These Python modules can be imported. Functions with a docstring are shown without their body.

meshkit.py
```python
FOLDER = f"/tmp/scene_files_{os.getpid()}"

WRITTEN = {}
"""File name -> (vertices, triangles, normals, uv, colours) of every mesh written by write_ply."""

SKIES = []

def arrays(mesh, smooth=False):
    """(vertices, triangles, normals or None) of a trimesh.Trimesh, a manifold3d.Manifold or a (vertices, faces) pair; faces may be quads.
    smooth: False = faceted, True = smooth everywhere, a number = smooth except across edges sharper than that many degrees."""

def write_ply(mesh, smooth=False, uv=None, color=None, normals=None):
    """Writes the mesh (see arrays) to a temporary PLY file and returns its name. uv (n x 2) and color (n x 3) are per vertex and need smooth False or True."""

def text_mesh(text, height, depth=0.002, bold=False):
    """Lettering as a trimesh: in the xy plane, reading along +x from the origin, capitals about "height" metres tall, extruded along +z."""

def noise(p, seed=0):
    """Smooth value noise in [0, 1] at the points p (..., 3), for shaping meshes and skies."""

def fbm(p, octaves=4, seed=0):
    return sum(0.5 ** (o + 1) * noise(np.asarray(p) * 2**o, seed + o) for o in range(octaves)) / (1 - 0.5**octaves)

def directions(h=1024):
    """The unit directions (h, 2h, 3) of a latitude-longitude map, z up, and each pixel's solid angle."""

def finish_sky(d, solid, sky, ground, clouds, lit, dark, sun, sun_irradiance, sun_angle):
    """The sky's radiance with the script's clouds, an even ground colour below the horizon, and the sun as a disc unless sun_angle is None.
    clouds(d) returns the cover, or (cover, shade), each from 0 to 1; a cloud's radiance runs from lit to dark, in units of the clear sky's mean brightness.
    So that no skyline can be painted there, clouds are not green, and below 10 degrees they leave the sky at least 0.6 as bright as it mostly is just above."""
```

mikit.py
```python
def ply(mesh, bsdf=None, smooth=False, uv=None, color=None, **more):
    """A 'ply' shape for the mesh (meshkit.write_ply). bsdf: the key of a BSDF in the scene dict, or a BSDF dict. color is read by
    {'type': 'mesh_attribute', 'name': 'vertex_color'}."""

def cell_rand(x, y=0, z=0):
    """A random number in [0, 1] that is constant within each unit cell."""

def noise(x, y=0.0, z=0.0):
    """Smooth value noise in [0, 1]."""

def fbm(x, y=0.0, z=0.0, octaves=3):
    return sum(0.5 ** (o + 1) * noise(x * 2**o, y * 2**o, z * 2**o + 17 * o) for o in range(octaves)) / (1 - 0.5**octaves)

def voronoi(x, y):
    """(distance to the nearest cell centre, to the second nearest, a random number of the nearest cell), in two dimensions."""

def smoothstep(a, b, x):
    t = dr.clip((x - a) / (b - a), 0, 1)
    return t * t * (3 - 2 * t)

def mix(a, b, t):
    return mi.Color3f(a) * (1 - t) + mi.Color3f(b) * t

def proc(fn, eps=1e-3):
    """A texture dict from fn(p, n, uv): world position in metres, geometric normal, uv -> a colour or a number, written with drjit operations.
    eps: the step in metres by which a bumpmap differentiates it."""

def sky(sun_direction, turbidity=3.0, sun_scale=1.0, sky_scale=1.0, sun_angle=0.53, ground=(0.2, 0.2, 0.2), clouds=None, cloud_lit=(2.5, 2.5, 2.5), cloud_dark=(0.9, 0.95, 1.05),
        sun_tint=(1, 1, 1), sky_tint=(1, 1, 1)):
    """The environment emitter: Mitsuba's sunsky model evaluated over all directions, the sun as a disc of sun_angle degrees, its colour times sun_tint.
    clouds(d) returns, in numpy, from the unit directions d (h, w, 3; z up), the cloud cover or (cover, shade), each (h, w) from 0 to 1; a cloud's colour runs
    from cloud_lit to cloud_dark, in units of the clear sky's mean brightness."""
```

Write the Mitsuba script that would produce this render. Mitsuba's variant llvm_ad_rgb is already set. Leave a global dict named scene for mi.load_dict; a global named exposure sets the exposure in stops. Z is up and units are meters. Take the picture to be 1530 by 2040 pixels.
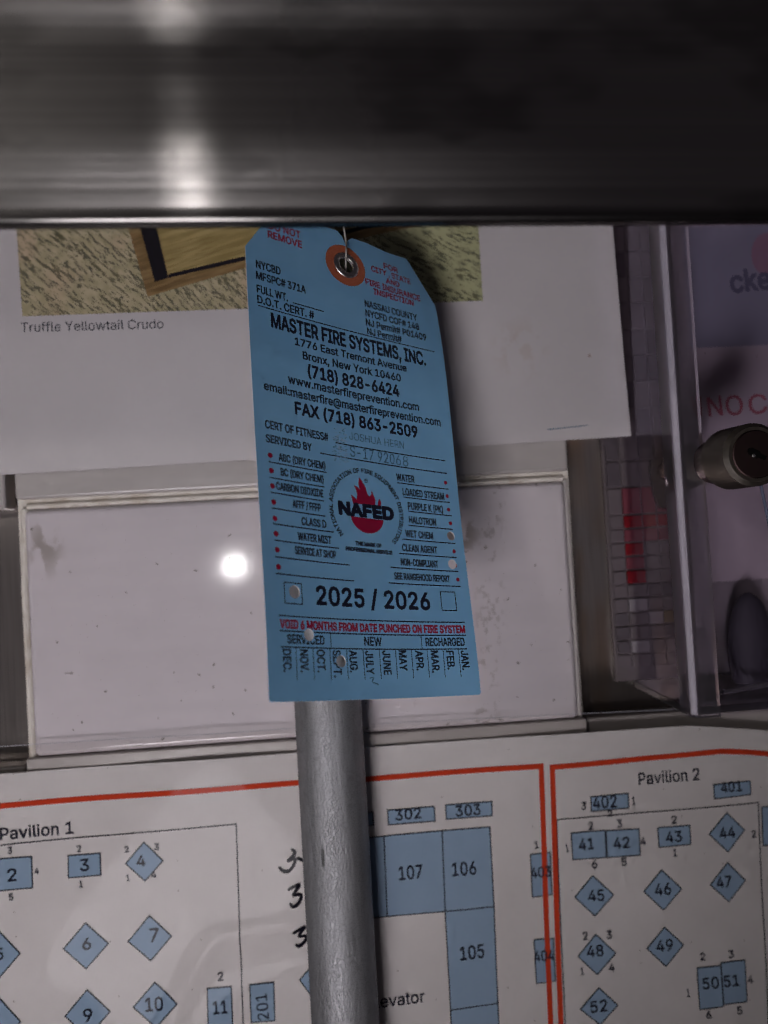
import math, random
import numpy as np, trimesh, mitsuba as mi, drjit as dr
import mikit, meshkit
from mikit import proc, noise, fbm, voronoi, smoothstep, mix
from shapely.geometry import Polygon, LineString, Point, box as sbox
from shapely import affinity
from shapely.ops import unary_union

random.seed(7); np.random.seed(7)
T = mi.ScalarTransform4f
scene, labels = {}, {}
CM = 0.01
# All positions are in centimetres of the place: x to the right along the wall, o = distance out of the wall, z up.
def P(x, o, z): return [x * CM, -o * CM, z * CM]

# ------------------------------------------------------------------ camera, lamps, exposure
exposure = 0.0
CAM = np.array([-0.01690224, -0.28942855, -0.00674024])
FWD = np.array([0.05828357, 0.99802947, 0.0232422])
UPV = np.array([0.05537401, -0.02647795, 0.99811454])
scene['camera'] = {'type': 'thinlens', 'to_world': T().look_at(origin=CAM.tolist(), target=(CAM + FWD).tolist(), up=UPV.tolist()),
                   'fov': 2 * math.degrees(math.atan(765 / 1532)), 'fov_axis': 'x', 'aperture_radius': 0.0014, 'focus_distance': 0.218,
                   'near_clip': 0.01, 'far_clip': 20.0}
scene['room_light'] = {'type': 'constant', 'radiance': {'type': 'rgb', 'value': [0.022, 0.019, 0.022]}}
def lamp(name, pos, aim, r, rgb, beam_tube, label, cat='lamp'):
    """A round lamp: a glowing disc at the bottom of a black tube added to narrow the beam."""
    pos, aim = np.array(P(*pos)), np.array(P(*aim))
    d = (aim - pos) / np.linalg.norm(aim - pos)
    M = trimesh.geometry.align_vectors([0, 0, 1], d); M[:3, 3] = pos
    bulb = trimesh.creation.cylinder(r * CM, 0.002, sections=40)
    bulb.apply_transform(M)
    scene[name + '__bulb'] = mikit.ply(bulb, {'type': 'diffuse'}, emitter={'type': 'area', 'radiance': {'type': 'rgb', 'value': list(rgb)}})
    R, L = beam_tube
    tube = trimesh.creation.annulus(r_min=R * CM, r_max=(R + .15) * CM, height=L * CM, sections=40)  # unseen tube added so the light falls off towards the sides
    tube.apply_translation([0, 0, L * CM / 2 - .005]); tube.apply_transform(M)
    scene[name + '__beam_tube'] = mikit.ply(tube, 'black_paint_material', 30)
    labels[name] = {'label': label, 'category': cat}
L3 = 1450.0
lamp('work_lamp', (-20.5, 110, -5.4), (-9, 1, -5), .5, (L3, L3 * .955, L3 * .95), (.9, 6.5), 'small round work lamp in an added black beam tube behind the camera')
L2 = 75.0
lamp('hanging_lamp', (-130, 205, 50), (-6, 1, -3), 7.0, (L2, L2 * .93, L2 * .88), (10.0, 16.0), 'round hanging lamp with an added black beam tube above left of the camera')
L4 = 23.0
lamp('added_fill_lamp', (-26, 88, -50), (-14, 1, 5), 15.0, (L4, L4 * .945, L4 * .985), (15.6, 47.0), 'unseen wide round fill lamp added low on the left behind the camera')  # added fill lamp, stands in for soft room light from below left

# ------------------------------------------------------------------ materials
def rgb(*v): return {'type': 'rgb', 'value': list(v)}
def two(d): return {'type': 'twosided', 'b': d}
def diffuse(*v): return two({'type': 'diffuse', 'reflectance': rgb(*v)})
def plastic(col, a, ior=1.49): return two({'type': 'roughplastic', 'diffuse_reflectance': col, 'alpha': a, 'int_ior': ior, 'nonlinear': True, 'distribution': 'ggx'})
scene['black_paint_material'] = diffuse(.02, .02, .02)
scene['print_black_material'] = diffuse(.013, .015, .03)
scene['print_red_material'] = diffuse(.27, .012, .045)
scene['rubbed_card_material'] = diffuse(.30, .46, .66)
scene['print_stamp_material'] = diffuse(.05, .13, .22)
scene['print_stamp_pale_material'] = diffuse(.085, .20, .33)
def tag_col(p, n, uv):
    g = noise(p.x * 5200, p.y * 2600, p.z * 5200)
    s = fbm(p.x * 95, p.y * 90, p.z * 80, octaves=4)
    return mix(mi.Color3f(.21, .475, .765), mi.Color3f(.265, .55, .84), .35 * g + .65 * smoothstep(.2, .8, s))
scene['tag_card_material'] = two({'type': 'roughplastic', 'diffuse_reflectance': proc(tag_col), 'alpha': .35, 'int_ior': 1.3})
scene['card_core_material'] = diffuse(.62, .62, .64)
scene['patch_red_material'] = two({'type': 'diffuse', 'reflectance': proc(lambda p, n, uv: mix(mi.Color3f(.36, .095, .05), mi.Color3f(.44, .14, .08), noise(p.x * 2500, p.y * 2500, p.z * 2500)))})
scene['eyelet_metal_material'] = two({'type': 'roughconductor', 'material': 'none', 'alpha': .22, 'specular_reflectance': rgb(.78, .76, .74)})
def white_col(p, n, uv):
    x, z = p.x * 100, p.z * 100
    c = mi.Color3f(.75, .715, .735) * (.97 + .05 * fbm(x * .8, z * .8, octaves=3)) * (.975 + .05 * fbm(x * .35 + z * .2, z * 2.6, octaves=4))
    spot = voronoi(x * 1.1 + .35 * noise(x * 3, z * 3), z * 1.1)
    r = .018 + .05 * spot[2] * spot[2] * spot[2]
    c = mix(c, mi.Color3f(.22, .19, .17), .75 * dr.select(spot[2] > .74, 1 - smoothstep(r * .6, r, spot[0]), 0))
    fine = voronoi(x * 3.1, z * 3.1)
    c = mix(c, mi.Color3f(.3, .26, .23), .55 * dr.select(fine[2] > .88, 1 - smoothstep(.025, .05, fine[0]), 0))
    # grease smears: at the left top corner, and a speckled trail on the right half
    d1 = dr.sqrt(dr.square((x + 12.1) / .9) + dr.square((z + .6) / 1.3))
    c = mix(c, mi.Color3f(.36, .31, .27), .5 * (1 - smoothstep(.2, 1.0, d1)) * smoothstep(.42, .62, fbm(x * 2.6, z * 2.2, octaves=4)))
    d2 = dr.abs(x - 3.3 - .25 * (z + 4) * .3 - .5 * noise(z * .9)) / .8
    c = mix(c, mi.Color3f(.33, .29, .27), .6 * (1 - smoothstep(.0, 1.0, d2)) * smoothstep(.56, .74, fbm(x * 6.2, z * 4.6, octaves=4)) * .7)
    d3 = dr.sqrt(dr.square((x - 2.4) / 1.3) + dr.square((z + 1.0) / 1.0))
    c = mix(c, mi.Color3f(.34, .29, .25), .6 * (1 - smoothstep(.3, 1.0, d3)) * smoothstep(.5, .66, fbm(x * 3.0, z * 3.0, octaves=4)))
    ln = dr.abs(z + 1.75 + .35 * noise(x * .9 + 7) - .12 * x)
    c = mix(c, mi.Color3f(.22, .18, .15), .6 * (1 - smoothstep(.0, .045, ln)) * smoothstep(.35, .5, noise(x * 2.2)) * dr.select((x > 1.6) & (x < 3.6), 1.0, 0.0))
    return c
scene['white_plastic_material'] = plastic(proc(white_col), .007)
scene['white_rail_material'] = plastic(proc(lambda p, n, uv: mix(mi.Color3f(.60, .57, .56), mi.Color3f(.66, .63, .62), fbm(p.x * 60, p.z * 240))), .07)
def sand_col(p, n, uv):
    x, z = p.x * 100, p.z * 100
    return mix(mi.Color3f(.66, .62, .565), mi.Color3f(.50, .44, .37), smoothstep(.45, .95, fbm(x * 3, z * 3, octaves=4)))
scene['dirty_bead_material'] = two({'type': 'bumpmap', 'arbitrary': proc(lambda p, n, uv: fbm(p.x * 1100, p.y * 1100, p.z * 1100), eps=2e-4), 'scale': .00025, 'bsdf': {'type': 'diffuse', 'reflectance': proc(sand_col)}})
def paper_col(base, amp=.05):
    def fn(p, n, uv):
        x, z = p.x * 100, p.z * 100
        c = mi.Color3f(*base) * (1 - amp + amp * 2 * (.6 * fbm(x * 1.1, z * 1.1, octaves=3) + .4 * noise(x * 38, z * 38)))
        v = voronoi(x * .9 + 3, z * .9)
        return mix(c, mi.Color3f(.2, .17, .15), .7 * dr.select(v[2] > .8, 1 - smoothstep(.015, .03, v[0]), 0))
    return fn
scene['plan_paper_material'] = two({'type': 'roughplastic', 'diffuse_reflectance': proc(paper_col((.69, .665, .668))), 'alpha': .32, 'int_ior': 1.35})
def menu_col(p, n, uv):
    x, z = p.x * 100, p.z * 100
    c = mi.Color3f(.55, .52, .53) * (.96 + .07 * fbm(x * .5, z * .5, octaves=3) + .03 * noise(x * 38, z * 38))
    dd = dr.sqrt(dr.square((x - 5.2) / 1.4) + dr.square((z - 5.6) / 1.5))
    st = dr.abs(x - 5.3 - (z - 5.5) * .55 + .2 * noise(z * 2))
    c = mix(c, mi.Color3f(.40, .30, .24), .25 * (1 - smoothstep(.2, 1.0, dd)) * smoothstep(.45, .68, fbm(x * 2.4, z * 2.0, octaves=4)))
    v = dr.sqrt(dr.square(x - 7.75) + dr.square(z - 5.25))
    return mix(c, mi.Color3f(.25, .14, .11), .8 * (1 - smoothstep(.03, .075, v)))
scene['menu_paper_material'] = two({'type': 'roughplastic', 'diffuse_reflectance': proc(menu_col), 'alpha': .18, 'int_ior': 1.35})
def rug_col(p, n, uv):
    x, z = p.x * 100, p.z * 100
    a = .76 - .24 * smoothstep(-9, 2, x)
    ca, sa = dr.cos(a), dr.sin(a)
    t, s = x * ca - z * sa, x * sa + z * ca
    s = s + .12 * noise(t * .9, s * .6)
    rib = .5 + .5 * dr.sin(s * 27 + 2.5 * noise(s * 3, t * .3))
    st = noise(s * 14, t * 2.2) * .42 + noise(s * 34, t * 8) * .58
    dark = smoothstep(.50, .68, st + .16 * (rib - .5))
    pale = mix(mi.Color3f(.38, .335, .20), mi.Color3f(.53, .455, .31), noise(s * 7, t * 5 + 9))
    pale = mix(pale, mi.Color3f(.55, .41, .29), .5 * smoothstep(.55, .8, noise(x * .9 + 4, z * .9)))
    pale = mix(pale, mi.Color3f(.42, .42, .245), smoothstep(-2, 1, x))
    ink = mix(mi.Color3f(.035, .045, .035), mi.Color3f(.11, .10, .05), noise(s * 5 + 3, t * 4))
    return mix(pale, ink, dark * .82)
scene['photo_rug_material'] = two({'type': 'roughplastic', 'diffuse_reflectance': proc(rug_col), 'alpha': .2, 'int_ior': 1.35})
def wood(a, b, ang):
    def fn(p, n, uv):
        x, z = p.x * 100, p.z * 100
        t, s = x * math.cos(ang) + z * math.sin(ang), -x * math.sin(ang) + z * math.cos(ang)
        g = fbm(s * 7, t * .8, octaves=4) * .7 + .3 * noise(s * 30, t * 2)
        return mix(mi.Color3f(*a), mi.Color3f(*b), smoothstep(.25, .75, g))
    return two({'type': 'roughplastic', 'diffuse_reflectance': proc(fn), 'alpha': .2, 'int_ior': 1.35})
scene['photo_wood_material'] = wood((.27, .20, .075), (.43, .33, .15), .27)
scene['photo_wood_edge_material'] = wood((.17, .105, .045), (.30, .20, .095), .27)
scene['photo_dark_material'] = diffuse(.018, .016, .02)
def block_col(p, n, uv):
    return mix(mi.Color3f(.25, .355, .49), mi.Color3f(.285, .39, .525), .5 * noise(p.x * 4000, p.z * 4000) + .5 * fbm(p.x * 150, p.z * 150))
scene['print_blue_material'] = two({'type': 'diffuse', 'reflectance': proc(block_col)})
scene['print_line_material'] = diffuse(.025, .03, .04)
scene['print_orange_material'] = diffuse(.55, .055, .025)
scene['ink_material'] = diffuse(.008, .008, .014)
def steel_t(p, n, uv):
    x, z = p.x * 100, p.z * 100
    g = .82 + .3 * (noise(x * 30, z * .6) - .5)
    c = mi.Color3f(.66, .60, .57) * g
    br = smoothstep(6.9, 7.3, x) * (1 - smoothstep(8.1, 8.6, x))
    c = mix(c, mi.Color3f(.62, .46, .34) * g, .8 * br * smoothstep(.3, .7, fbm(x * 1.5, z * .4)))  # brown reflection painted into the steel of the right strip
    low_dark = smoothstep(-5.6, -6.6, z + .5 * noise(x * 2, z * 2)) * smoothstep(6.9, 7.1, x)  # right strip darker towards the bottom
    return mix(c, mi.Color3f(.10, .08, .068), .7 * low_dark)
scene['steel_sheet_material'] = two({'type': 'blendbsdf', 'weight': .30,
    'a': {'type': 'roughconductor', 'material': 'none', 'distribution': 'beckmann', 'alpha': .055, 'specular_reflectance': proc(steel_t)},
    'b': {'type': 'diffuse', 'reflectance': proc(lambda p, n, uv: steel_t(p, n, uv) * .48)}})
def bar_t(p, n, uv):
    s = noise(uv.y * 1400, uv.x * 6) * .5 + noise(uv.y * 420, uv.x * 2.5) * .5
    return mi.Color3f(.27, .26, .25) * (.86 + .24 * s) * (.36 + .64 * smoothstep(.0126, .0152, uv.y)) * (1 - .35 * smoothstep(.45, .75, fbm(uv.x * 55, uv.y * 130 + 3, octaves=3)))  # reflectance lowered along the lower lip to mute the lamp reflection
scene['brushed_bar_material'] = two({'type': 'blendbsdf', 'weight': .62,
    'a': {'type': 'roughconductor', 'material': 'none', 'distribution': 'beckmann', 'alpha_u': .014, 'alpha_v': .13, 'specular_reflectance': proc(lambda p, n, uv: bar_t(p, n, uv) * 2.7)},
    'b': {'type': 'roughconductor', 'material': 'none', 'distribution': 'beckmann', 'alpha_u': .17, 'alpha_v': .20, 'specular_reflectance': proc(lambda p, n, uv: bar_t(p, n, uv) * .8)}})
def galv_h(p, n, uv):
    a = uv.x * 100; z = p.z * 100
    w = noise(a * 6, z * 9)
    v = voronoi(a * 6.0 + 1.2 * w, z * 10 + 1.4 * noise(a * 9, z * 7 + 5))
    return .7 * smoothstep(0., .22, v[1] - v[0]) + .3 * noise(a * 45, z * 45)
def galv_c(p, n, uv):
    a = uv.x * 100; z = p.z * 100
    c = mi.Color3f(.37, .375, .39) * (.80 + .34 * fbm(a * 2.4, z * .5, octaves=3)) * (.80 + .26 * galv_h(p, n, uv)) * (.86 + .28 * noise(a * 3.2, z * .12))
    m = dr.sqrt(dr.square((a + .42) / .07) + dr.square((z + 11.0 + .2 * noise(z * 9)) / .35))
    return mix(c, mi.Color3f(.05, .05, .05), .8 * (1 - smoothstep(.5, 1.2, m)))
scene['galvanized_material'] = two({'type': 'bumpmap', 'arbitrary': proc(galv_h, eps=1.2e-4), 'scale': .0002, 'bsdf': {'type': 'blendbsdf', 'weight': .42,
    'a': {'type': 'roughconductor', 'material': 'none', 'alpha': .30, 'specular_reflectance': proc(galv_c)},
    'b': {'type': 'diffuse', 'reflectance': proc(lambda p, n, uv: galv_c(p, n, uv) * .62)}}})
scene['acrylic_material'] = {'type': 'principled', 'base_color': rgb(.80, .75, .84), 'spec_trans': .965, 'roughness': .035, 'eta': 1.36}
scene['cloudy_acrylic_material'] = {'type': 'principled', 'base_color': rgb(.82, .77, .86), 'spec_trans': .90, 'roughness': .06, 'eta': 1.12}
scene['acrylic_pane_material'] = {'type': 'thindielectric', 'int_ior': 1.49, 'specular_transmittance': rgb(.84, .79, .86)}
scene['acrylic_side_material'] = {'type': 'thindielectric', 'int_ior': 1.49, 'specular_transmittance': rgb(.90, .86, .91), 'specular_reflectance': rgb(.6, .56, .68)}
scene['cloudy_edge_material'] = {'type': 'principled', 'base_color': rgb(.80, .75, .86), 'spec_trans': .45, 'roughness': .12, 'eta': 1.4}  # pale tint for the added rod that imitates the edge highlight
scene['clear_film_material'] = {'type': 'thindielectric', 'int_ior': 1.45, 'specular_transmittance': rgb(.97, .96, .95), 'specular_reflectance': rgb(.03, .03, .03)}
def lock_col(p, n, uv): return mix(mi.Color3f(.12, .108, .096), mi.Color3f(.20, .182, .162), fbm(p.x * 900, p.y * 500, p.z * 900))
scene['lock_brass_material'] = two({'type': 'blendbsdf', 'weight': .3, 'a': {'type': 'roughconductor', 'material': 'none', 'alpha': .28, 'specular_reflectance': proc(lock_col)}, 'b': {'type': 'diffuse', 'reflectance': rgb(.075, .062, .05)}})
scene['lock_face_material'] = two({'type': 'roughconductor', 'material': 'none', 'alpha': .3, 'specular_reflectance': rgb(.10, .065, .062)})
scene['dark_steel_material'] = two({'type': 'roughconductor', 'material': 'none', 'alpha': .2, 'specular_reflectance': rgb(.30, .27, .24)})
scene['keyway_black_material'] = diffuse(.005, .005, .005)
scene['notice_paper_material'] = two({'type': 'diffuse', 'reflectance': proc(paper_col((.52, .46, .50)))})
scene['notice_blue_material'] = two({'type': 'diffuse', 'reflectance': proc(lambda p, n, uv: mix(mi.Color3f(.285, .29, .37), mi.Color3f(.33, .33, .405), fbm(p.x * 60, p.z * 60)))})
scene['notice_pink_material'] = diffuse(.36, .23, .30)
scene['notice_ink_material'] = diffuse(.15, .15, .22)
scene['notice_red_material'] = diffuse(.42, .14, .18)
for nm, c in (('mauve', (.225, .185, .20)), ('dark', (.15, .122, .14)), ('pale', (.40, .365, .395)), ('brown', (.24, .175, .10)), ('red', (.185, .012, .018)), ('dim_red', (.16, .045, .06))):
    scene['grille_' + nm + '_material'] = diffuse(*c) if 'red' in nm else plastic(rgb(*c), .25)
scene['liner_pale_material'] = two({'type': 'roughplastic', 'alpha': .2, 'diffuse_reflectance': proc(lambda p, n, uv: mix(mi.Color3f(.30, .27, .29), mi.Color3f(.56, .51, .545), smoothstep(.3, .7, noise(p.x * 95, p.z * 12))))})
scene['navy_rubber_material'] = plastic(rgb(.13, .12, .16), .4)
scene['cord_blue_material'] = diffuse(.14, .15, .22)
scene['white_tube_material'] = plastic(rgb(.62, .62, .66), .1)
scene['thread_material'] = diffuse(.35, .33, .30)
scene['grey_body_material'] = plastic(rgb(.33, .31, .36), .12)

# ------------------------------------------------------------------ helpers
count = {}
def key(name, parent=None):
    k = (parent + '__' if parent else '') + name
    n = count.get(k, -1) + 1; count[k] = n
    return k if n == 0 else f'{k}_{n:03d}'
def put(name, mesh, mat, parent=None, smooth=False, **kw):
    k = key(name, parent); scene[k] = mikit.ply(mesh, mat + '_material', smooth, **kw); return k
def tag(k, label, cat, group=None, kind=None):
    labels[k] = {'label': label, 'category': cat}
    if group: labels[k]['group'] = group
    if kind: labels[k]['kind'] = kind
def thing(name, label, cat, **kw):
    k = key(name); tag(k, label, cat, **kw); return k
def world(v):
    """(x, z, o) centimetres -> metres"""
    v = np.asarray(v, float); return np.stack([v[:, 0] * CM, -v[:, 2] * CM, v[:, 1] * CM], 1)
SPH = trimesh.creation.icosphere(2).vertices
def rbox(x0, x1, o0, o1, z0, z1, r=.1):
    c = np.array([[x, o, z] for x in (x0 + r, x1 - r) for o in (o0 + r, o1 - r) for z in (z0 + r, z1 - r)])
    p = (c[:, None] + r * SPH[None]).reshape(-1, 3)
    return trimesh.convex.convex_hull(np.stack([p[:, 0], -p[:, 1], p[:, 2]], 1) * CM)
def tube(points, r, n=10):
    pts = np.array(points, float)
    q = np.array([P(*p) for p in pts]); ms = []
    t = np.gradient(q, axis=0); t /= np.linalg.norm(t, axis=1, keepdims=True)
    a = np.cross(t, [0.3, .9, .2]); a /= np.linalg.norm(a, axis=1, keepdims=True); b = np.cross(t, a)
    ang = np.arange(n) * 2 * np.pi / n
    v = q[:, None] + r * CM * (np.cos(ang)[None, :, None] * a[:, None] + np.sin(ang)[None, :, None] * b[:, None])
    i, j = np.meshgrid(np.arange(len(q) - 1), np.arange(n), indexing='ij')
    f = np.stack([i * n + j, i * n + (j + 1) % n, (i + 1) * n + (j + 1) % n, (i + 1) * n + j], -1).reshape(-1, 4)
    m = trimesh.Trimesh(v.reshape(-1, 3), np.vstack([f[:, [0, 1, 2]], f[:, [0, 2, 3]]]), process=False)
    return m
def spline(pts, n=40):
    from scipy.interpolate import CubicSpline
    pts = np.array(pts, float); s = np.r_[0, np.cumsum(np.linalg.norm(np.diff(pts, axis=0), axis=1))]
    return CubicSpline(s, pts)(np.linspace(0, s[-1], n))
def cyl_o(x, z, o0, o1, r, n=48, r2=None, bevel=.06):
    """A bevelled round bar whose axis stands out from the wall."""
    r2 = r if r2 is None else r2
    prof = np.array([[0, o0], [r - bevel, o0], [r, o0 + bevel], [r2, o1 - bevel], [r2 - bevel, o1], [0, o1]])
    m = trimesh.creation.revolve(prof, sections=n)
    v = m.vertices
    m.vertices = np.stack([x + v[:, 0], -v[:, 2], z + v[:, 1]], 1) * CM
    m.fix_normals(); return m
def flat(shape):
    """A shapely shape as flat triangles (n x 2, faces), counter-clockwise."""
    vs, fs, at = [], [], 0
    for g in getattr(shape, 'geoms', [shape]):
        if g.is_empty: continue
        v, f = trimesh.creation.triangulate_polygon(g, engine='earcut')
        a, b, c = v[f[:, 0]], v[f[:, 1]], v[f[:, 2]]
        neg = ((b - a)[:, 0] * (c - a)[:, 1] - (b - a)[:, 1] * (c - a)[:, 0]) < 0
        f = f.copy(); f[neg] = f[neg][:, ::-1]
        vs.append(v); fs.append(f + at); at += len(v)
    return np.vstack(vs), np.vstack(fs)
def fine(v, f, size):
    v3 = np.c_[v, np.zeros(len(v))]
    v3, f = trimesh.remesh.subdivide_to_size(v3, f, size, max_iter=12)
    return v3[:, :2], f
glyphs = {}
def text2d(t, bold=False):
    """Flat lettering of cap height 1, starting at x = 0: (n x 2, faces), and its width."""
    if (t, bold) not in glyphs:
        m = meshkit.text_mesh(t, 1.0, .1, bold)
        top = m.triangles_center[:, 2] > .0999
        f = m.faces[top]; u, inv = np.unique(f, return_inverse=True)
        v = m.vertices[u][:, :2].copy(); f = inv.reshape(-1, 3)
        v[:, 0] -= v[:, 0].min()
        glyphs[(t, bold)] = (v, f, v[:, 0].max())
    return glyphs[(t, bold)]
def text_at(t, a, b, cap, bold=False):
    """Lettering stretched from point a to point b (its baseline), with the given cap height."""
    v, f, w = text2d(t, bold)
    a, b = np.array(a, float), np.array(b, float); d = (b - a) / w
    nrm = np.array([-d[1], d[0]]); nrm *= cap / (np.linalg.norm(nrm) + 1e-9)
    return a + v[:, :1] * d + v[:, 1:] * nrm, f
def thick(vf, w, cut=None):
    """Heavier strokes for lettering that is heavier in print than the font."""
    v, f = vf
    g = unary_union([Polygon(v[t]).buffer(1e-5) for t in f]).buffer(w).simplify(.002)
    return flat(g if cut is None else g.difference(cut))
def stroke(pts, w): return LineString(pts).buffer(w / 2, cap_style=2, join_style=2)
def join(parts):
    vs, fs, at = [], [], 0
    for v, f in parts: vs.append(v); fs.append(f + at); at += len(v)
    return np.vstack(vs), np.vstack(fs)

# ------------------------------------------------------------------ the wall, white panel and rails
k = put('steel_wall', trimesh.creation.box(bounds=[[-.6, 0, -.45], [.6, .012, .45]]), 'steel_sheet')
tag(k, 'brownish stainless steel wall showing in narrow strips beside the large white cover', 'wall')
panel = thing('plastic_cover', 'large white moulded plastic wall cover with grease specks behind the hanging blue tag', 'cover')
put('back_plate', trimesh.creation.box(bounds=[[-.1306, -.0092, -.10], [.0684, -.0003, .045]]), 'dirty_bead', panel)
put('face', rbox(-12.78, 6.62, .3, 1.22, -7.92, .74, .22), 'white_plastic', panel, 40)
put('top_rail', rbox(-13.04, 6.80, .3, 1.22, 1.12, 4.6, .13), 'white_rail', panel, 40)
put('bottom_rail', rbox(-13.04, 6.86, .3, 1.27, -10.2, -7.93, .07), 'white_rail', panel, 40)
put('edge_bead', tube([(-12.78, 1.0, .78), (-12.9, 1.02, -2), (-12.88, 1.02, -5), (-12.86, 1.0, -8)], .13), 'dirty_bead', panel, True)
put('edge_bead', tube([(6.68, .98, .78), (6.70, 1.0, -3), (6.70, .98, -8)], .10), 'white_rail', panel, True)
put('edge_bead', tube([(-12.7, .98, .86), (-6, .98, .86), (0, .98, .85), (6.6, .98, .86)], .11), 'dirty_bead', panel, True)
k = put('white_trim', rbox(-26, -13.38, .2, 1.15, .80, 4.6, .12), 'white_rail', smooth=40)
tag(k, 'short white trim board left of the large white cover, above the left steel strip', 'trim')
k = put('white_ledge', rbox(6.98, 24, .1, .9, -10.2, -8.02, .1), 'white_rail', smooth=40)
tag(k, 'pale ledge under the right steel strip, just above the seating plan', 'ledge')
k = put('white_ledge', rbox(-26, -13.2, .1, .9, -10.2, -8.25, .1), 'white_rail', smooth=40)
tag(k, 'pale ledge under the left steel strip at the left edge of the photo', 'ledge')

# ------------------------------------------------------------------ the paper with the printed photo
def menu_o(x, z): return 1.50 + .05 * np.sin(x * .33 + 1) * np.cos(z * .25) + .012 * np.maximum(0, x - 5) ** 1.5 * np.clip((5 - z) / 5, 0, 1)
def on_menu(v, lift): return world(np.c_[v, menu_o(v[:, 0], v[:, 1]) + lift])
def menu_put(name, vf, mat, parent, lift):
    v, f = fine(*vf, .8); return put(name, (on_menu(v, lift), f), mat, parent, True)
menu = thing('menu_sheet', 'white paper sheet with a printed food photo and caption hung behind the blue tag', 'paper')
outline = Polygon([(-22, 1.93), (-13.25, 2.0), (9.09, 2.23), (9.0, 6), (8.84, 12.5), (-22, 12.5)])
v, f = fine(*flat(outline), .7); put('paper', (on_menu(v, 0), f), 'menu_paper', menu, True)
back = (on_menu(v, -.03), f[:, ::-1]); put('paper_back', back, 'menu_paper', menu, True)
photo = menu_put('photo_print', flat(Polygon([(-12.37, 7.51), (3.94, 7.42), (3.94, 12.5), (-12.47, 12.5)])), 'photo_rug', menu, .012)
menu_put('tray_rim', flat(Polygon([(-9.02, 12.5), (-8.56, 10.48), (-8.01, 8.02), (-4.48, 8.94), (-.91, 9.76), (1.5, 10.22), (3.9, 10.7), (3.9, 12.5)])), 'photo_wood_edge', photo, .022)
menu_put('tray_bottom', flat(Polygon([(-7.95, 12.5), (-7.57, 10.45), (-7.24, 8.70), (-4.52, 9.30), (-.9, 10.14), (3.9, 11.2), (3.9, 12.5)])), 'photo_wood', photo, .030)
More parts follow.
